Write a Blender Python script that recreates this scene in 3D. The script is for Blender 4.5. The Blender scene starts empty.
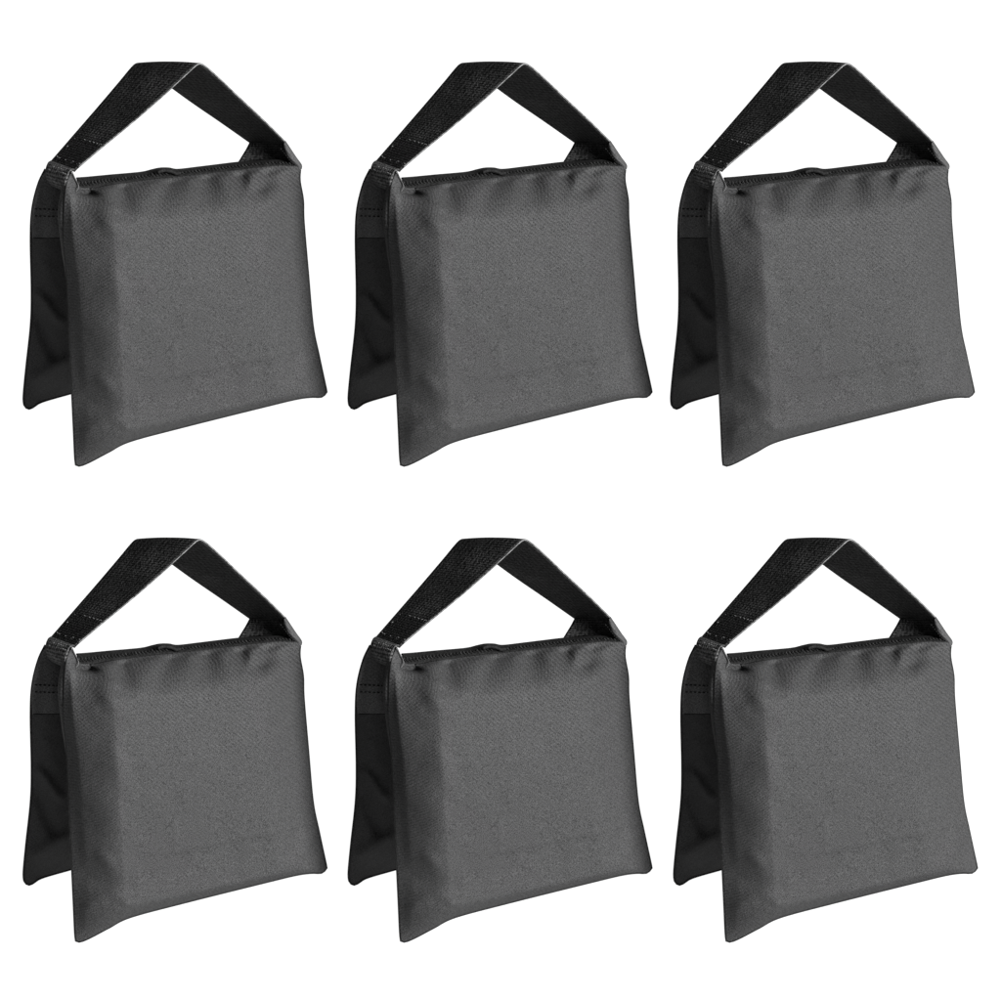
import bpy, bmesh, math, random
from mathutils import Vector, noise
random.seed(4)
TH, PH = math.radians(22), math.radians(28)
CT, ST, CP, SP = math.cos(TH), math.sin(TH), math.cos(PH), math.sin(PH)
S = 0.001                      # millimetres to metres
C = bpy.context.scene.collection

# ------------------------------------------------------------------ helpers
def P(x, y, Y):
    """a point of the bag: drawn position x,y (mm, seen three-quarter from above) and depth Y across the bag"""
    ix, iy = x - 76.0, 466.0 - y
    X = (ix + Y*ST)/CT
    Z = (iy - SP*(X*ST + Y*CT))/CP
    return Vector((X, Y, Z))*S

def cr(pts, n, uniform=False):
    """n+1 samples of a Catmull-Rom curve, spread evenly by arc length (or by control point)"""
    k = len(pts); dim = len(pts[0])
    def ev(i, t):
        p0 = pts[max(i-1, 0)]; p1 = pts[i]; p2 = pts[min(i+1, k-1)]; p3 = pts[min(i+2, k-1)]
        return tuple(0.5*((2*p1[d]) + (-p0[d]+p2[d])*t + (2*p0[d]-5*p1[d]+4*p2[d]-p3[d])*t*t
                          + (-p0[d]+3*p1[d]-3*p2[d]+p3[d])*t**3) for d in range(dim))
    if uniform:
        out = []
        for j in range(n+1):
            s = j/n*(k-1); i = min(int(s), k-2); out.append(ev(i, s-i))
        return out
    dense = [ev(i, t/16) for i in range(k-1) for t in range(16)] + [tuple(pts[-1])]
    acc = [0.0]
    for a, b in zip(dense, dense[1:]):
        acc.append(acc[-1] + math.dist(a, b))
    out = []; q = 0
    for j in range(n+1):
        s = acc[-1]*j/n
        while q < len(acc)-2 and acc[q+1] < s: q += 1
        t = (s-acc[q])/max(acc[q+1]-acc[q], 1e-9); t = min(max(t, 0), 1)
        out.append(tuple(a+(b-a)*t for a, b in zip(dense[q], dense[q+1])))
    return out

def clamp(t, a=0.0, b=1.0): return min(max(t, a), b)
def sm(t): t = clamp(t); return t*t*(3-2*t)
def rise(t, p=2.0): return 1-(1-clamp(t))**p

def link(name, bm, mat, parent=None, smooth=True, uvs=False):
    bmesh.ops.recalc_face_normals(bm, faces=bm.faces)
    me = bpy.data.meshes.new(name); bm.to_mesh(me); bm.free()
    me.materials.append(mat)
    if smooth:
        for p in me.polygons: p.use_smooth = True
    o = bpy.data.objects.new(name, me); C.objects.link(o)
    if parent: o.parent = parent
    return o

def grid(bm, rows, uv=None, uvrows=None):
    vs = [[bm.verts.new(p) for p in r] for r in rows]
    for j in range(len(vs)-1):
        for i in range(len(vs[0])-1):
            f = bm.faces.new((vs[j][i], vs[j][i+1], vs[j+1][i+1], vs[j+1][i]))
            if uv is not None:
                for l, (a, b) in zip(f.loops, ((j, i), (j, i+1), (j+1, i+1), (j+1, i))):
                    l[uv].uv = uvrows[a][b]
    return vs

def tube(bm, pts, r, sides=6):
    rings = []
    for i, p in enumerate(pts):
        t = (pts[min(i+1, len(pts)-1)] - pts[max(i-1, 0)])
        if t.length < 1e-9: t = Vector((0, 0, 1))
        t.normalize()
        a = t.cross(Vector((0.31, 0.83, 0.47))).normalized(); b = t.cross(a)
        rings.append([bm.verts.new(p + (a*math.cos(k*2*math.pi/sides) + b*math.sin(k*2*math.pi/sides))*r) for k in range(sides)])
    for A, B in zip(rings, rings[1:]):
        for k in range(sides):
            bm.faces.new((A[k], A[(k+1) % sides], B[(k+1) % sides], B[k]))
    bm.faces.new(rings[0]); bm.faces.new(rings[-1][::-1])

def thick(o, t, off=0.0):
    m = o.modifiers.new('thickness', 'SOLIDIFY'); m.thickness = t; m.offset = off
    return o

# ------------------------------------------------------------------ materials
def base_mat(name, rough=0.7, spec=0.25):
    m = bpy.data.materials.new(name); m.use_nodes = True
    nt = m.node_tree; b = nt.nodes['Principled BSDF']
    b.inputs['Roughness'].default_value = rough
    b.inputs['Specular IOR Level'].default_value = spec
    return m, nt, b

def N(nt, t, **kw):
    n = nt.nodes.new(t)
    for k, v in kw.items(): setattr(n, k, v)
    return n

def mathn(nt, op, a, b=None, c=None):
    n = N(nt, 'ShaderNodeMath', operation=op)
    for i, v in enumerate((a, b, c)):
        if v is None: continue
        if isinstance(v, (int, float)): n.inputs[i].default_value = v
        else: nt.links.new(v, n.inputs[i])
    return n.outputs[0]

def mapr(nt, v, a, b, c, d):
    n = N(nt, 'ShaderNodeMapRange')
    nt.links.new(v, n.inputs[0])
    for i, q in enumerate((a, b, c, d)): n.inputs[i+1].default_value = q
    return n.outputs[0]

def fabric(name, col, twill=0.35, grain=0.5, rough=0.62, spec=0.3):
    m, nt, b = base_mat(name, rough, spec)
    tc = N(nt, 'ShaderNodeTexCoord'); sx = N(nt, 'ShaderNodeSeparateXYZ')
    nt.links.new(tc.outputs['Object'], sx.inputs[0])
    X, Z = sx.outputs['X'], sx.outputs['Z']
    wob = N(nt, 'ShaderNodeTexNoise'); wob.inputs['Scale'].default_value = 45; wob.inputs['Detail'].default_value = 2
    nt.links.new(tc.outputs['Object'], wob.inputs['Vector'])
    wv = mathn(nt, 'MULTIPLY', wob.outputs[0], 0.004)
    d1 = mathn(nt, 'ADD', mathn(nt, 'ADD', X, mathn(nt, 'MULTIPLY', Z, 0.95)), wv)     # twill ribs running down to the right
    d2 = mathn(nt, 'SUBTRACT', mathn(nt, 'MULTIPLY', X, 1.05), Z)
    s1 = mathn(nt, 'SINE', mathn(nt, 'MULTIPLY', d1, 2*math.pi/0.0044))
    s2 = mathn(nt, 'SINE', mathn(nt, 'MULTIPLY', d2, 2*math.pi/0.0031))
    patch = N(nt, 'ShaderNodeTexNoise'); patch.inputs['Scale'].default_value = 14
    nt.links.new(tc.outputs['Object'], patch.inputs['Vector'])
    top = mapr(nt, Z, 0.17, 0.27, 0.22, 1.0)
    top = mathn(nt, 'MULTIPLY', top, mapr(nt, X, 0.03, 0.12, 0.4, 1.0))
    pm = mathn(nt, 'MULTIPLY', mapr(nt, patch.outputs[0], 0.35, 0.65, 0.35, 1.0), top)
    tw = mathn(nt, 'MULTIPLY', s1, pm)
    tw = mathn(nt, 'ADD', tw, mathn(nt, 'MULTIPLY', s2, 0.38))
    g = N(nt, 'ShaderNodeTexNoise'); g.inputs['Scale'].default_value = 900; g.inputs['Detail'].default_value = 1.0; g.inputs['Roughness'].default_value = 0.7
    nt.links.new(tc.outputs['Object'], g.inputs['Vector'])
    gr = mathn(nt, 'MULTIPLY', mathn(nt, 'SUBTRACT', g.outputs[0], 0.5), 2.0)
    big = N(nt, 'ShaderNodeTexNoise'); big.inputs['Scale'].default_value = 26; big.inputs['Detail'].default_value = 3
    nt.links.new(tc.outputs['Object'], big.inputs['Vector'])
    bg = mathn(nt, 'MULTIPLY', mathn(nt, 'SUBTRACT', big.outputs[0], 0.5), 0.08)
    f = mathn(nt, 'ADD', mathn(nt, 'ADD', mathn(nt, 'MULTIPLY', tw, twill*0.5), mathn(nt, 'MULTIPLY', gr, grain)), bg)
    f = mathn(nt, 'MAXIMUM', mathn(nt, 'ADD', f, 1.0), 0.25)
    v = N(nt, 'ShaderNodeVectorMath', operation='SCALE'); v.inputs[0].default_value = (col, col, col*1.01)
    nt.links.new(f, v.inputs['Scale']); nt.links.new(v.outputs[0], b.inputs['Base Color'])
    bp = N(nt, 'ShaderNodeBump'); bp.inputs['Strength'].default_value = 0.35; bp.inputs['Distance'].default_value = 0.0006
    nt.links.new(mathn(nt, 'ADD', tw, gr), bp.inputs['Height']); nt.links.new(bp.outputs[0], b.inputs['Normal'])
    b.inputs['Sheen Weight'].default_value = 0.0
    b.inputs['Sheen Roughness'].default_value = 0.5
    return m

def webbing(name, col):
    m, nt, b = base_mat(name, 0.75, 0.06)
    uv = N(nt, 'ShaderNodeUVMap'); sx = N(nt, 'ShaderNodeSeparateXYZ'); nt.links.new(uv.outputs[0], sx.inputs[0])
    tc = N(nt, 'ShaderNodeTexCoord')
    s1 = mathn(nt, 'SINE', mathn(nt, 'MULTIPLY', sx.outputs[0], 2*math.pi/0.0028))   # picks across the strap
    s2 = mathn(nt, 'SINE', mathn(nt, 'MULTIPLY', sx.outputs[1], 2*math.pi/0.0042))   # ribs along it
    g = N(nt, 'ShaderNodeTexNoise'); g.inputs['Scale'].default_value = 420; g.inputs['Detail'].default_value = 2
    nt.links.new(tc.outputs['Object'], g.inputs['Vector'])
    w = N(nt, 'ShaderNodeTexNoise'); w.inputs['Scale'].default_value = 22; w.inputs['Detail'].default_value = 3
    nt.links.new(tc.outputs['Object'], w.inputs['Vector'])
    wear = mapr(nt, w.outputs[0], 0.5, 0.75, 0.0, 0.9)
    h = mathn(nt, 'ADD', mathn(nt, 'MULTIPLY', s1, 0.55), mathn(nt, 'MULTIPLY', s2, 0.3))
    gr = mathn(nt, 'MULTIPLY', mathn(nt, 'SUBTRACT', g.outputs[0], 0.5), 4.0)
    f = mathn(nt, 'ADD', mathn(nt, 'ADD', h, gr), 1.0)
    f = mathn(nt, 'MULTIPLY', mathn(nt, 'MAXIMUM', f, 0.12), mathn(nt, 'ADD', wear, 1.0))
    v = N(nt, 'ShaderNodeVectorMath', operation='SCALE'); v.inputs[0].default_value = (col, col, col)
    nt.links.new(f, v.inputs['Scale']); nt.links.new(v.outputs[0], b.inputs['Base Color'])
    bp = N(nt, 'ShaderNodeBump'); bp.inputs['Strength'].default_value = 0.6; bp.inputs['Distance'].default_value = 0.0006
    nt.links.new(mathn(nt, 'ADD', h, gr), bp.inputs['Height']); nt.links.new(bp.outputs[0], b.inputs['Normal'])
    return m

def plain(name, col, rough=0.7, spec=0.2, var=0.25, scale=300):
    m, nt, b = base_mat(name, rough, spec)
    tc = N(nt, 'ShaderNodeTexCoord'); g = N(nt, 'ShaderNodeTexNoise'); g.inputs['Scale'].default_value = scale
    nt.links.new(tc.outputs['Object'], g.inputs['Vector'])
    f = mapr(nt, g.outputs[0], 0.3, 0.7, 1-var, 1+var)
    v = N(nt, 'ShaderNodeVectorMath', operation='SCALE'); v.inputs[0].default_value = (col, col, col)
    nt.links.new(f, v.inputs['Scale']); nt.links.new(v.outputs[0], b.inputs['Base Color'])
    return m

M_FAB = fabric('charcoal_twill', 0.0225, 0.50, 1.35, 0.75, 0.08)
M_INNER = fabric('shaded_inner_cloth', 0.018, 0.2, 1.0, 0.8, 0.05)  # same cloth darkened, shade between the pouches put into the colour
M_SAD = fabric('saddle_cloth', 0.034, 0.2, 1.0, 0.8, 0.05)
M_WEB = webbing('black_webbing', 0.0090)
M_LOOP = webbing('lightened_webbing', 0.026)  # same black webbing, colour lightened because the flap shades the loop
M_ZIP = plain('zipper_black', 0.009, 0.5, 0.1, 0.5)
M_TAPE = plain('zipper_tape_black', 0.0065, 0.75, 0.05, 0.6, 500)
M_SEAM = plain('dark_seam', 0.010, 0.7, 0.05, 0.5)
M_COIL = plain('coil_black', 0.010, 0.6, 0.1, 0.9, 160)
M_LT = plain('edge_highlight', 0.085, 0.6, 0.3, 0.7, 260)  # pale strap edge, a rim highlight put into the colour
M_MID = plain('grey_edge_thread', 0.042, 0.6, 0.3, 0.5, 300)
M_STITCH = plain('black_thread', 0.003, 0.6, 0.02, 0.3)

# ------------------------------------------------------------------ pouch
def coons(L, T, B, R, nu, nv):
    l = cr(L, nv); r = cr(R, nv); t = cr(T, nu); b = cr(B, nu)
    out = []
    for j in range(nv+1):
        v = j/nv; row = []
        for i in range(nu+1):
            u = i/nu
            q = [(1-v)*t[i][d] + v*b[i][d] + (1-u)*l[j][d] + u*r[j][d]
                 - ((1-u)*(1-v)*t[0][d] + u*(1-v)*t[nu][d] + (1-u)*v*b[0][d] + u*v*b[nu][d]) for d in (0, 1)]
            row.append((q[0], q[1]))
        out.append(row)
    return out

def seg_ridge(x, y, a, b, w, amp, fade=0.25):
    dx, dy = b[0]-a[0], b[1]-a[1]; L2 = dx*dx+dy*dy
    t = ((x-a[0])*dx + (y-a[1])*dy)/L2
    e = sm(t/fade)*sm((1-t)/fade) if 0 < t < 1 else 0.0
    if e == 0: return 0.0
    d = abs((x-a[0])*dy - (y-a[1])*dx)/math.sqrt(L2)
    return amp*e*math.exp(-(d/w)**2)

def pouch(name, outline, seamY, front, back, detail, parent, nu=170, nv=170, mat=None):
    g = coons(*outline, nu, nv)
    bm = bmesh.new()
    def rows(side):
        res = []
        for j in range(nv+1):
            row = []
            for i in range(nu+1):
                u, v = i/nu, j/nv; x, y = g[j][i]
                y0 = seamY(u, v)
                edge = 1.0 if 0 < i < nu and 0 < j < nv else 0.0
                if side == 0: Y = y0 - front(u, v, x, y) - edge*detail(u, v, x, y)
                else: Y = y0 + back(u, v, x, y)
                row.append(P(x, y, Y))
            res.append(row)
        return res
    grid(bm, rows(0))
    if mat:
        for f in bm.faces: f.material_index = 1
    grid(bm, rows(1))
    bmesh.ops.remove_doubles(bm, verts=bm.verts, dist=0.00002)
    o = link(name, bm, M_FAB, parent)
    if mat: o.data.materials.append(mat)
    return o

FL = [(70, 170), (65.5, 180), (63.5, 198), (63, 220), (63.6, 243), (65.5, 262), (67, 285), (68.5, 320), (71, 377), (73.4, 428), (74.6, 455), (75.5, 465)]
FT = [(70, 170), (74.5, 177), (79, 187), (91, 188), (110, 184.5), (150, 179), (180, 176), (240, 169), (275, 165.3), (301, 166)]
FB = [(75.5, 465), (80, 466), (90, 462), (109, 452), (130, 441.5), (182, 427.5), (268, 406), (296, 399.3), (311, 397.2), (322, 397), (327, 392)]
FR = [(301, 166), (300, 180), (303.3, 200), (304, 222), (308.3, 273), (313, 325), (319, 355), (327, 392)]

def f_fill(u, v):                      # how full the pouch is across its width
    return rise(u/(0.25-0.03*v), 1.3)*rise((1-u)/0.20, 1.8)
def f_fwd(u, v): return 24*f_fill(u, v)*sm((v-0.72)/0.28)      # the full bottom carries its seam forward
def f_seam(u, v): return 40*(1-v)**1.15 - f_fwd(u, v)
def f_front(u, v, x, y):
    tot = 43*f_fill(u, v)*rise(v/0.18, 1.6)*(0.86+0.14*math.sin(math.pi*v)) + 9*math.sin(math.pi*u)*math.sin(math.pi*min(v*1.15, 1))
    return max(tot-f_fwd(u, v), 0)*rise((1-v)/(0.03+0.05*(1-u)**3), 2.0)
def f_back(u, v, x, y):
    return 36*rise(u/0.3)*rise((1-u)/0.2)*rise(v/0.25)*rise((1-v)/0.15)
PUCK = [(106, 9, 2.4, 26, .1), (122, 6, -3.0, 30, .15), (150, 10, 1.8, 26, -.2), (172, 8, -2.4, 28, -.35), (190, 6, 1.6, 26, -.1), (206, 7, -2.4, 30, .15),
        (222, 8, 2.2, 30, .25), (238, 7, -3.2, 34, .3), (254, 7, 2.6, 30, -.2), (268, 7, -3.2, 34, -.35), (286, 6, 1.8, 26, -.4)]
def f_det(u, v, x, y):
    yt = 184.5 - (x-110)*0.105
    h = max(y-yt, 0); d = 0.0
    for x0, w, a, ln, k in PUCK:
        q = (x-x0-k*h)/(w+h*0.12)
        d += 1.7*a*math.exp(-q*q)*math.exp(-(h/ln)**2)*sm(h/5)
    d -= 15.0*math.exp(-((x-85.5-(y-192)*1.5)/7.5)**2-((y-192)/3.3)**2)                 # deep tuck where the zip ends
    d += seg_ridge(x, y, (80, 196), (140, 250), 9, 2.6, 0.5)
    d += seg_ridge(x, y, (72, 222), (118, 266), 11, -1.4)
    d += seg_ridge(x, y, (70, 300), (128, 350), 14, 1.6)
    d += seg_ridge(x, y, (76, 395), (140, 420), 10, -2.2)
    d += seg_ridge(x, y, (74, 440), (128, 405), 8, 1.5)
    d += seg_ridge(x, y, (150, 380), (300, 350), 3.2, 0.5, 0.12)
    d += seg_ridge(x, y, (150, 387), (300, 357), 5, -0.35, 0.12)
    d += seg_ridge(x, y, (96, 196), (150, 222), 5, 2.0, 0.4) + seg_ridge(x, y, (88, 210), (112, 250), 8, -1.5, 0.4)
    d += seg_ridge(x, y, (240, 196), (292, 176), 6, -2.4, 0.4) + seg_ridge(x, y, (110, 262), (132, 330), 8, 1.6, 0.4)
    d += seg_ridge(x, y, (100, 420), (134, 436), 5, -1.0, 0.3) + seg_ridge(x, y, (92, 372), (120, 396), 6, 1.6, 0.4)
    d += seg_ridge(x, y, (306, 388), (322, 350), 4, -1.2, 0.3) + seg_ridge(x, y, (284, 398), (300, 375), 4, 1.2, 0.3)
    d += seg_ridge(x, y, (172, 320), (176, 385), 3, 0.5)
    d += seg_ridge(x, y, (296, 400), (312, 345), 6, 2.0)
    d += seg_ridge(x, y, (286, 402), (301, 340), 6, -1.8)
    d += seg_ridge(x, y, (262, 205), (300, 185), 8, 2.0)
    d += seg_ridge(x, y, (268, 240), (306, 262), 12, -1.4)
    e = min(u, 1-u, v, 1-v)
    d += sm(e/0.06)*(2.0*noise.noise(Vector((x/58, y/70, 3.1))) + 0.8*noise.noise(Vector((x/22, y/26, 9.4))) + 0.25*noise.noise(Vector((x/9, y/9, 1.7))))
    return d

BL = [(45, 169), (38, 184), (32, 209), (30.5, 239), (31.5, 291), (30.6, 325), (26, 368), (23.4, 396), (24, 405)]
BB = [(24, 405), (27.5, 409), (33, 407.5), (42, 402), (71, 393.5), (120, 380), (200, 357), (240, 347), (258, 345)]
BT = [(45, 169), (60, 179), (80, 182), (110, 179), (150, 174), (200, 170), (240, 168.5), (254, 168)]
BR = [(254, 168), (256, 220), (256, 290), (258, 345)]
def b_seam(u, v): return 85 + 48*v**1.2
def b_front(u, v, x, y):
    return 20*rise(u/0.22)*rise((1-u)/0.2)*rise(v/0.35)*rise((1-v)/0.16)
def b_back(u, v, x, y):
    return 44*rise(u/0.25)*rise((1-u)/0.15)*rise(v/0.2)*rise((1-v)/0.12)
def b_det(u, v, x, y):
    d = seg_ridge(x, y, (34, 288), (66, 330), 5, 5.5) + seg_ridge(x, y, (32, 306), (58, 366), 6, -6.0)
    d += seg_ridge(x, y, (26, 385), (74, 355), 7, 5.0) + seg_ridge(x, y, (28, 402), (72, 380), 5, -2.0)
    d += seg_ridge(x, y, (36, 245), (60, 300), 6, 1.6)
    e = min(u, 1-u, v, 1-v)
    return d + sm(e/0.05)*(2.0*noise.noise(Vector((x/26, y/38, 7.7))) + 0.6*noise.noise(Vector((x/11, y/11, 5.2))))

# ------------------------------------------------------------------ the first bag
def make_bag():
    root = bpy.data.objects.new('sandbag', None); C.objects.link(root); root.empty_display_size = 0.05
    # --- front pouch
    fp = pouch('pouch', (FL, FT, FB, FR), f_seam, f_front, f_back, f_det, root)
    # edge seam round the pouch
    bm = bmesh.new()
    l = cr(FL, 70); b = cr(FB, 70); r = cr(FR[::-1], 60)
    n = len(l)+len(b)+len(r)
    pts = [P(x, y, f_seam(0, i/70)+0.6) for i, (x, y) in enumerate(l)] + [P(x, y, f_seam(i/70, 1)+0.6) for i, (x, y) in enumerate(b[1:], 1)] + \
          [P(x, y, f_seam(1, 1-i/60)+0.6) for i, (x, y) in enumerate(r[1:-1], 1)]
    tube(bm, pts, 0.0008)
    link('edge_seam', bm, M_SEAM, fp)
    # folded allowance standing proud at the upper left edge
    bm = bmesh.new()
    o_ = cr([(70.6, 169.6), (64, 180.5), (60.2, 196), (58, 214), (59.8, 232), (62.2, 252), (65, 268), (67, 283)], 60)
    i_ = cr([(71.2, 171.6), (66.4, 182), (64.2, 198), (63.6, 216), (64.2, 236), (66, 254), (67, 268), (68, 284)], 60)
    rows = []
    for k in range(61):
        a, c = o_[k], i_[k]; Yk = 40-16*k/60; rr = []
        for q in range(7):
            t = q/6; rr.append(P(c[0]+(a[0]-c[0])*t, c[1]+(a[1]-c[1])*t, Yk - 0.3 - 1.2*math.sin(math.pi*min(t*1.05, 1)) + 7*t))
        rows.append(rr)
    grid(bm, rows); thick(link('seam_allowance', bm, M_FAB, fp), 0.0012)
    bm = bmesh.new()
    tube(bm, [P(x+.2, y, 38.6-16*k/60) for k, (x, y) in enumerate(i_)], 0.0007)
    link('seam_line', bm, M_STITCH, fp)
    bm = bmesh.new()
    e = cr([(66.5, 176.5), (70.6, 170.2), (74.5, 177), (78.6, 186), (77.5, 189.5), (75.5, 192)], 30)
    tube(bm, [P(x, y, 37.8) for x, y in e], 0.00045)
    link('raw_edge', bm, M_MID, fp)
    # --- zipper: tape, coil, pull-tab bump
    lo = [(79, 188.5), (91, 188.6), (110, 185.2), (150, 179.6), (180, 176.6), (240, 169.6), (275, 166), (300, 167.6)]
    hi = [(76.5, 178), (90, 177), (110, 175), (140, 172.4), (152, 169.6), (160, 168), (169, 168), (178, 169.3), (200, 166.8), (240, 162.0), (275, 159.5), (297, 161.5)]
    L_ = cr(lo, 150); H_ = cr(hi, 150); rows = []
    for k in range(151):
        a, c = L_[k], H_[k]; rr = []
        for q in range(9):
            t = q/8
            rr.append(P(a[0]+(c[0]-a[0])*t, a[1]+(c[1]-a[1])*t, 40.5 + 16*t - 1.8*math.sin(math.pi*t) + 1.1*noise.noise(Vector((k/9, t*3, 0)))))
        rows.append(rr)
    zt = link('zipper', mk(rows), M_TAPE, root); thick(zt, 0.0012)
    bm = bmesh.new()
    pts = []
    nz = 150*2
    for k in range(nz*3+1):
        s = k/(nz*3)*150; i = min(int(s), 149); f = s-i
        a = [L_[i][d]+(L_[i+1][d]-L_[i][d])*f for d in (0, 1)]; c = [H_[i][d]+(H_[i+1][d]-H_[i][d])*f for d in (0, 1)]
        ph = k/(nz*3)*66*2*math.pi
        t = 0.46 + 0.2*math.sin(ph)
        pts.append(P(a[0]+(c[0]-a[0])*t, a[1]+(c[1]-a[1])*t, 43.5 + 1.4*math.cos(ph)))
    tube(bm, pts, 0.00045, 5)
    link('zipper_coil', bm, M_COIL, zt)
    bm = bmesh.new()                      # top fold of the tape
    fold = cr([(76.5, 178.4), (90, 177.4), (110, 175.5), (140, 172.8), (152, 170.2), (160, 168.7), (169, 168.7), (178, 169.9), (200, 167.4), (240, 162.6), (275, 160)], 140)
    tube(bm, [P(x, y, 56) for x, y in fold], 0.0011, 8)
    link('tape_fold', bm, M_SEAM, zt)
    bm = bmesh.new()                      # slider tab lying across the coil
    tb = cr([(158, 172.5), (164, 170.5), (171, 171.5), (176, 173.5), (181, 173)], 24)
    rows = [[P(x, y-1.6+3.2*q/4, 40-1.2*math.sin(math.pi*q/4)) for q in range(5)] for x, y in tb]
    grid(bm, rows); thick(link('zipper_slider', bm, M_TAPE, zt), 0.001)
    # --- back pouch
    bp = pouch('pouch', (BL, BT, BB, BR), b_seam, b_front, b_back, b_det, root, 110, 130, M_INNER)
    bm = bmesh.new()
    l = cr(BL, 70); b = cr(BB, 70)
    tube(bm, [P(x, y, b_seam(0, i/70)-0.4) for i, (x, y) in enumerate(l)] + [P(x, y, 132.6) for (x, y) in b[1:]], 0.0009)
    link('edge_seam', bm, M_SEAM, bp)
    # --- saddle panel that bridges both pouches and hangs down inside the back one
    SL = [(67, 182), (57, 180), (47, 172), (41, 179), (36, 193), (32.8, 209), (31.6, 224), (32.6, 238)]
    SY = [46, 60, 78, 82, 82, 83, 85, 88]
    SR = [(230, 176), (232, 174), (234, 172), (234, 180), (234, 196), (234, 212), (234, 224), (234, 236)]
    l = cr([(a[0], a[1], y) for a, y in zip(SL, SY)], 60); r = cr([(a[0], a[1], y) for a, y in zip(SR, SY)], 60)
    rows = []
    for k in range(61):
        rr = []
        for q in range(61):
            t = q/60; x = l[k][0]+(r[k][0]-l[k][0])*t; y = l[k][1]+(r[k][1]-l[k][1])*t
            sag = 3*math.sin(math.pi*t) if k > 16 else 0
            vv = clamp((y-169)/236)
            Y = l[k][2]+(r[k][2]-l[k][2])*t
            if k > 18: Y = min(Y, 85+48*vv**1.2 - 20*rise(t/0.2)*rise(vv/0.35)) - 2.2
            Y -= 1.2*noise.noise(Vector((x/14, y/18, 2.2)))
            dip = 9*sm((t-0.03)/0.12)*(1-t)*(1-sm((k-20)/20)); rr.append(P(x, y+sag+dip, Y))
        rows.append(rr)
    def sdY(x, y):
        k = min(range(19, 61), key=lambda k: abs(l[k][1]-y)); q = clamp((x-l[k][0])/(r[k][0]-l[k][0]))*60
        i = min(int(q), 59); f = q-i
        return (rows[k][i].y*(1-f)+rows[k][i+1].y*f)/S
    sd = link('saddle_panel', mk(rows), M_SAD, root); thick(sd, 0.0016)
    bm = bmesh.new()
    for yy, in ((209,), (216,)):
        x = 35.0
        while x < 62:
            Ys = sdY(x+1, yy)-1.4; a = P(x, yy+0.03*(x-35), Ys); c = P(x+2.2, yy+0.03*(x-32), Ys)
            tube(bm, [a, c], 0.00055, 5); x += 4.3
    link('stitching', bm, M_STITCH, sd)
    bm = bmesh.new()
    tube(bm, [P(33+28*t, 238.2+0.3*t, sdY(33+28*t, 238)-0.9) for t in [q/20 for q in range(21)]], 0.0007)
    link('hem_edge', bm, M_SEAM, sd)
    # --- handle
    hs = [((74, 171.5, 46), (50.5, 162.5, 88)), ((79, 166.5, 46), (54, 158.5, 89)), ((100, 148.8, 45), (70, 140, 90)), ((140, 115.8, 40), (96, 110, 94)),
          ((170, 89.3, 34), (119, 83, 98)), ((188, 72.8, 31), (131, 68.6, 100)), ((195, 66.4, 30), (136, 64.3, 100)), ((199.5, 64.0, 30), (141, 64.2, 100)),
          ((205, 66.6, 30), (148, 69.5, 100)), ((215, 75, 31), (162, 80, 99)), ((240, 98.6, 35), (190, 100.5, 97)), ((265, 122, 40), (222, 122.5, 94)), ((284.5, 141.5, 43), (250.5, 142.5, 91))]
    flat = cr([a+b for a, b in hs], 150)
    W = 24; bm = bmesh.new(); uv = bm.loops.layers.uv.new('UVMap'); rows = []; uvr = []; acc = 0; prev = None
    for k, q in enumerate(flat):
        n_, f_ = q[:3], q[3:]
        mid = P(*[(a+c)/2 for a, c in zip(n_, f_)])
        if prev: acc += (mid-prev).length
        prev = mid; rr = []; ur = []
        for w in range(W+1):
            t = w/W
            wob = 0.8*noise.noise(Vector((k/22, t*1.5, 4)))
            x, y, Y = [a+(c-a)*t for a, c in zip(n_, f_)]
            bow = 1.6*math.sin(math.pi*t)*math.exp(-((k-83)/14.0)**2)
            rr.append(P(x, y-bow, Y+wob)); ur.append((acc, t*0.05))
        rows.append(rr); uvr.append(ur)
    grid(bm, rows, uv, uvr)
    hd = link('handle', bm, M_WEB, root); thick(hd, 0.0022)
    bm = bmesh.new()
    tube(bm, [P(q[0]+.15, q[1]-.1, q[2]-1.0) for q in flat[3:]], 0.00055)
    link('selvedge', bm, M_LT, hd)
    # dashed stitch lines where the strap is sewn down
    bm = bmesh.new()
    for k0, sgn in ((5, .5), (13, .3), (20, .5)):
        for w in range(1, 13):
            if random.random() > sgn: continue
            t = w/13+random.uniform(-.02, .02); q = flat[k0]
            x, y, Y = [a+(c-a)*t for a, c in zip(q[:3], q[3:])]
            tube(bm, [P(x-.9, y+random.uniform(-1.2, 1.2)-.3, Y-2.0), P(x+.6, y+random.uniform(-1.2, 1.2)+.3, Y-2.0)], 0.0004, 5)
    link('stitching', bm, M_MID, hd)
    # turned loop at the left end
    ls = [((75, 170.5, 47), (50.5, 161.6, 86)), ((72, 170, 44), (48.2, 163.5, 79)), ((69, 173.5, 41.5), (46.6, 168, 74)), ((66.5, 180, 41), (46.4, 174, 73)),
          ((66, 187, 43), (49, 181.5, 75)), ((67, 191.5, 50), (54, 185.5, 80)), ((69, 190, 57), (57, 184, 86))]
    fl = cr([a+b for a, b in ls], 40); rows = []; uvr = []; bm = bmesh.new(); uv = bm.loops.layers.uv.new('UVMap')
    for k, q in enumerate(fl):
        rr = []; ur = []
        for w in range(17):
            t = w/16; x, y, Y = [a+(c-a)*t for a, c in zip(q[:3], q[3:])]
            rr.append(P(x, y, Y-1.5*math.sin(math.pi*t)-5*math.sin(math.pi*clamp((k-6)/30)))); ur.append((k*0.0009, t*0.05))
        rows.append(rr); uvr.append(ur)
    grid(bm, rows, uv, uvr)
    lp = link('strap_loop', bm, M_LOOP, root); thick(lp, 0.0024)
    bm = bmesh.new()
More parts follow.
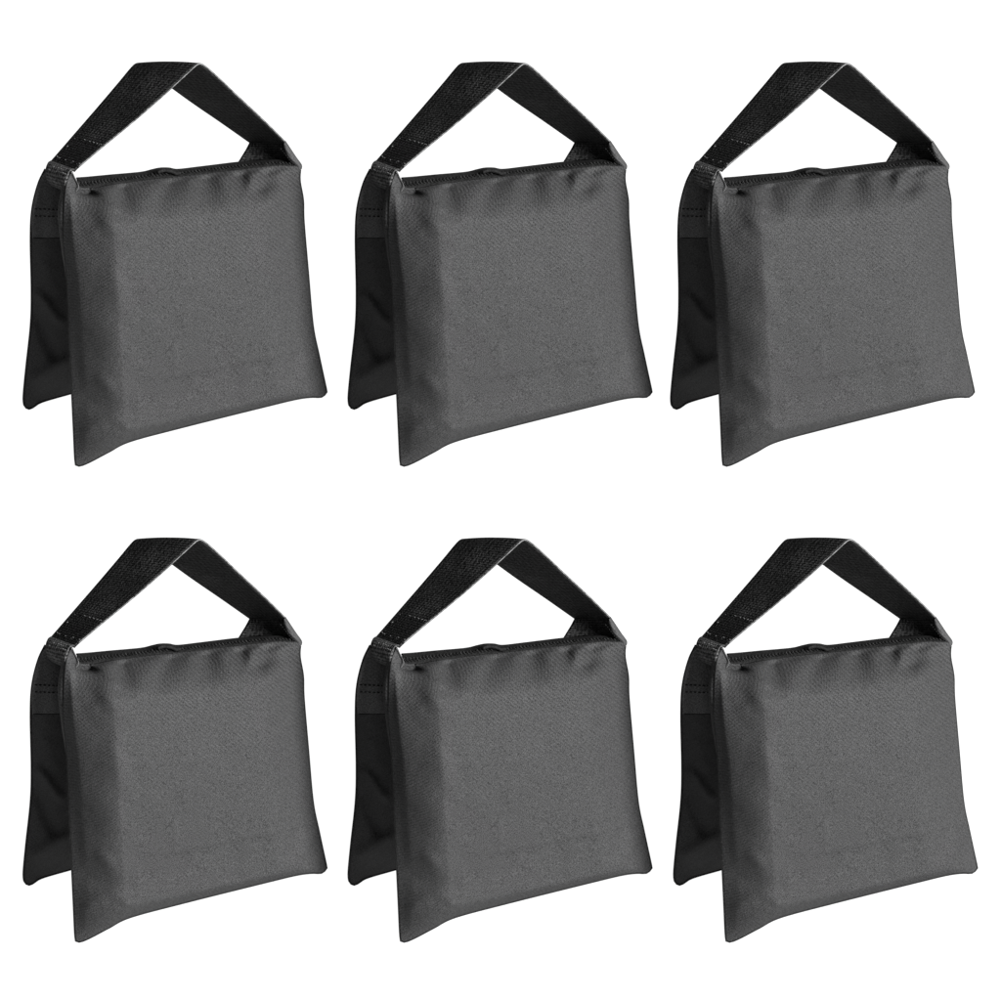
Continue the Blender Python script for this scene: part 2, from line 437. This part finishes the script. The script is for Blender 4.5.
    for k0, st in ((9, 0.5), (13, 0.0)):
        q = fl[k0]
        for w in range(8):
            t = 0.14+(w+st)*0.105
            if random.random() < 0.25: continue
            x, y, Y = [a+(c-a)*t for a, c in zip(q[:3], q[3:])]; y += random.uniform(-.9, .9)
            tube(bm, [P(x-.7, y-.2, Y-3.2-5*math.sin(math.pi*clamp((k0-6)/30))), P(x+.7, y+.3, Y-3.2-5*math.sin(math.pi*clamp((k0-6)/30)))], 0.00042, 5)
    link('stitching', bm, M_MID, lp)
    # strap turned under at the right end
    rs = [((284.5, 141.5, 44), (250.5, 142.5, 91)), ((288, 148, 45), (247, 148.5, 88)), ((294, 157, 46), (242, 156, 84)), ((299, 166, 48), (236, 166, 80))]
    fl2 = cr([a+b for a, b in rs], 24); rows = []; uvr = []; bm = bmesh.new(); uv = bm.loops.layers.uv.new('UVMap')
    for k, q in enumerate(fl2):
        rr = []; ur = []
        for w in range(17):
            t = w/16; x, y, Y = [a+(c-a)*t for a, c in zip(q[:3], q[3:])]
            rr.append(P(x, y, Y+6*math.sin(math.pi*t)*math.sin(math.pi*k/24))); ur.append((k*0.0012, t*0.05))
        rows.append(rr); uvr.append(ur)
    grid(bm, rows, uv, uvr)
    r2 = link('strap_end', bm, M_WEB, root); thick(r2, 0.0024)
    bm = bmesh.new()
    for dx in (0, 4.5):
        for w in range(8):
            x, y = 285-dx+w*1.7, 147+w*2.2+dx*.3
            tube(bm, [P(x, y, 41), P(x+.8, y+1.1, 41)], 0.0004, 5)
    link('stitching', bm, M_SEAM, r2)
    # grey cloth tab at the right corner
    bm = bmesh.new(); rows = []
    A = cr([(284.8, 140.8), (290, 148.5), (296, 157.5), (301.3, 165), (301, 169)], 24); B_ = cr([(284, 146), (287, 155), (291, 161), (296, 166), (299, 170)], 24)
    for k in range(25):
        rr = []
        for q in range(9):
            t = q/8; rr.append(P(A[k][0]+(B_[k][0]-A[k][0])*t, A[k][1]+(B_[k][1]-A[k][1])*t, 44-4*math.sin(math.pi*t)-2*t))
        rows.append(rr)
    tb = link('corner_tab', mk(rows), M_SAD, root); thick(tb, 0.0014)
    return root

def mk(rows):
    bm = bmesh.new(); grid(bm, rows); return bm

def copy_tree(o, parent=None):
    c = o.copy(); C.objects.link(c); c.parent = parent
    for ch in list(o.children): copy_tree(ch, c)
    return c

spots = [((76, 466), 'charcoal saddle sandbag with black webbing handle at the left end of the upper row'),
         ((401, 466), 'charcoal saddle sandbag in the middle of the upper row, between two identical bags'),
         ((723.5, 466), 'charcoal saddle sandbag at the right end of the upper row, handle upright'),
         ((76, 942), 'charcoal saddle sandbag with raised handle at the left end of the lower row'),
         ((401, 942), 'charcoal saddle sandbag in the middle of the lower row, between two identical bags'),
         ((726.5, 942), 'charcoal saddle sandbag at the right end of the lower row, handle upright')]
proto = make_bag()
bags = [proto] + [copy_tree(proto) for _ in spots[1:]]
for b, ((px, py), lab) in zip(bags, spots):
    b.location = ((px-500.5)*S, (500.5-py)/SP*S, 0.0)
    b.rotation_euler = (0, 0, TH)
    b['label'] = lab; b['category'] = 'sandbag'; b['group'] = 'charcoal saddle sandbags set out in two rows of three'

# ------------------------------------------------------------------ white studio sweep
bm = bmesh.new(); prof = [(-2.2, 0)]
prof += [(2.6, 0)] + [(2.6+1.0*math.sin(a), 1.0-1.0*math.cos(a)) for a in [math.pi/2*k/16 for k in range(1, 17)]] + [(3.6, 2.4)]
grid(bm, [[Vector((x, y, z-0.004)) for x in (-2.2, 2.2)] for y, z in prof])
mw, nt, b_ = base_mat('glowing_white_sheet', 0.9, 0.0)        # glow added to the sweep to keep it white and shadowless
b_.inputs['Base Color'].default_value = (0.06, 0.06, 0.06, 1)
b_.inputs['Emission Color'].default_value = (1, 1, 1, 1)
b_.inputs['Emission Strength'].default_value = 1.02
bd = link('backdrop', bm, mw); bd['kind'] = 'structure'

# ------------------------------------------------------------------ light
sc = bpy.context.scene
w = bpy.data.worlds.new('World'); sc.world = w; w.use_nodes = True
w.node_tree.nodes['Background'].inputs[0].default_value = (1, 1, 1, 1)
w.node_tree.nodes['Background'].inputs[1].default_value = 0.1
def lamp(name, src, strength, angle):
    l = bpy.data.lights.new(name, 'SUN'); l.energy = strength; l.angle = math.radians(angle)
    o = bpy.data.objects.new(name, l); C.objects.link(o); o.location = Vector(src)*3
    o.rotation_euler = (-Vector(src)).to_track_quat('-Z', 'Y').to_euler()
lamp('key_lamp', (0.74, -0.74, 0.50), 15.0, 20)
lamp('fill_lamp', (0.1, -1.0, 0.4), 0.7, 40)

# ------------------------------------------------------------------ camera
cam = bpy.data.cameras.new('camera'); co = bpy.data.objects.new('camera', cam); C.objects.link(co)
cam.type = 'ORTHO'; cam.ortho_scale = 1.001; cam.clip_end = 50
D = 6.0
co.location = (0, -D*CP, D*SP); co.rotation_euler = (math.pi/2-PH, 0, 0)
sc.camera = co
sc.render.engine = 'CYCLES'
sc.view_settings.view_transform = 'Standard'; sc.view_settings.look = 'None'
sc.view_settings.exposure = 0; sc.view_settings.gamma = 1
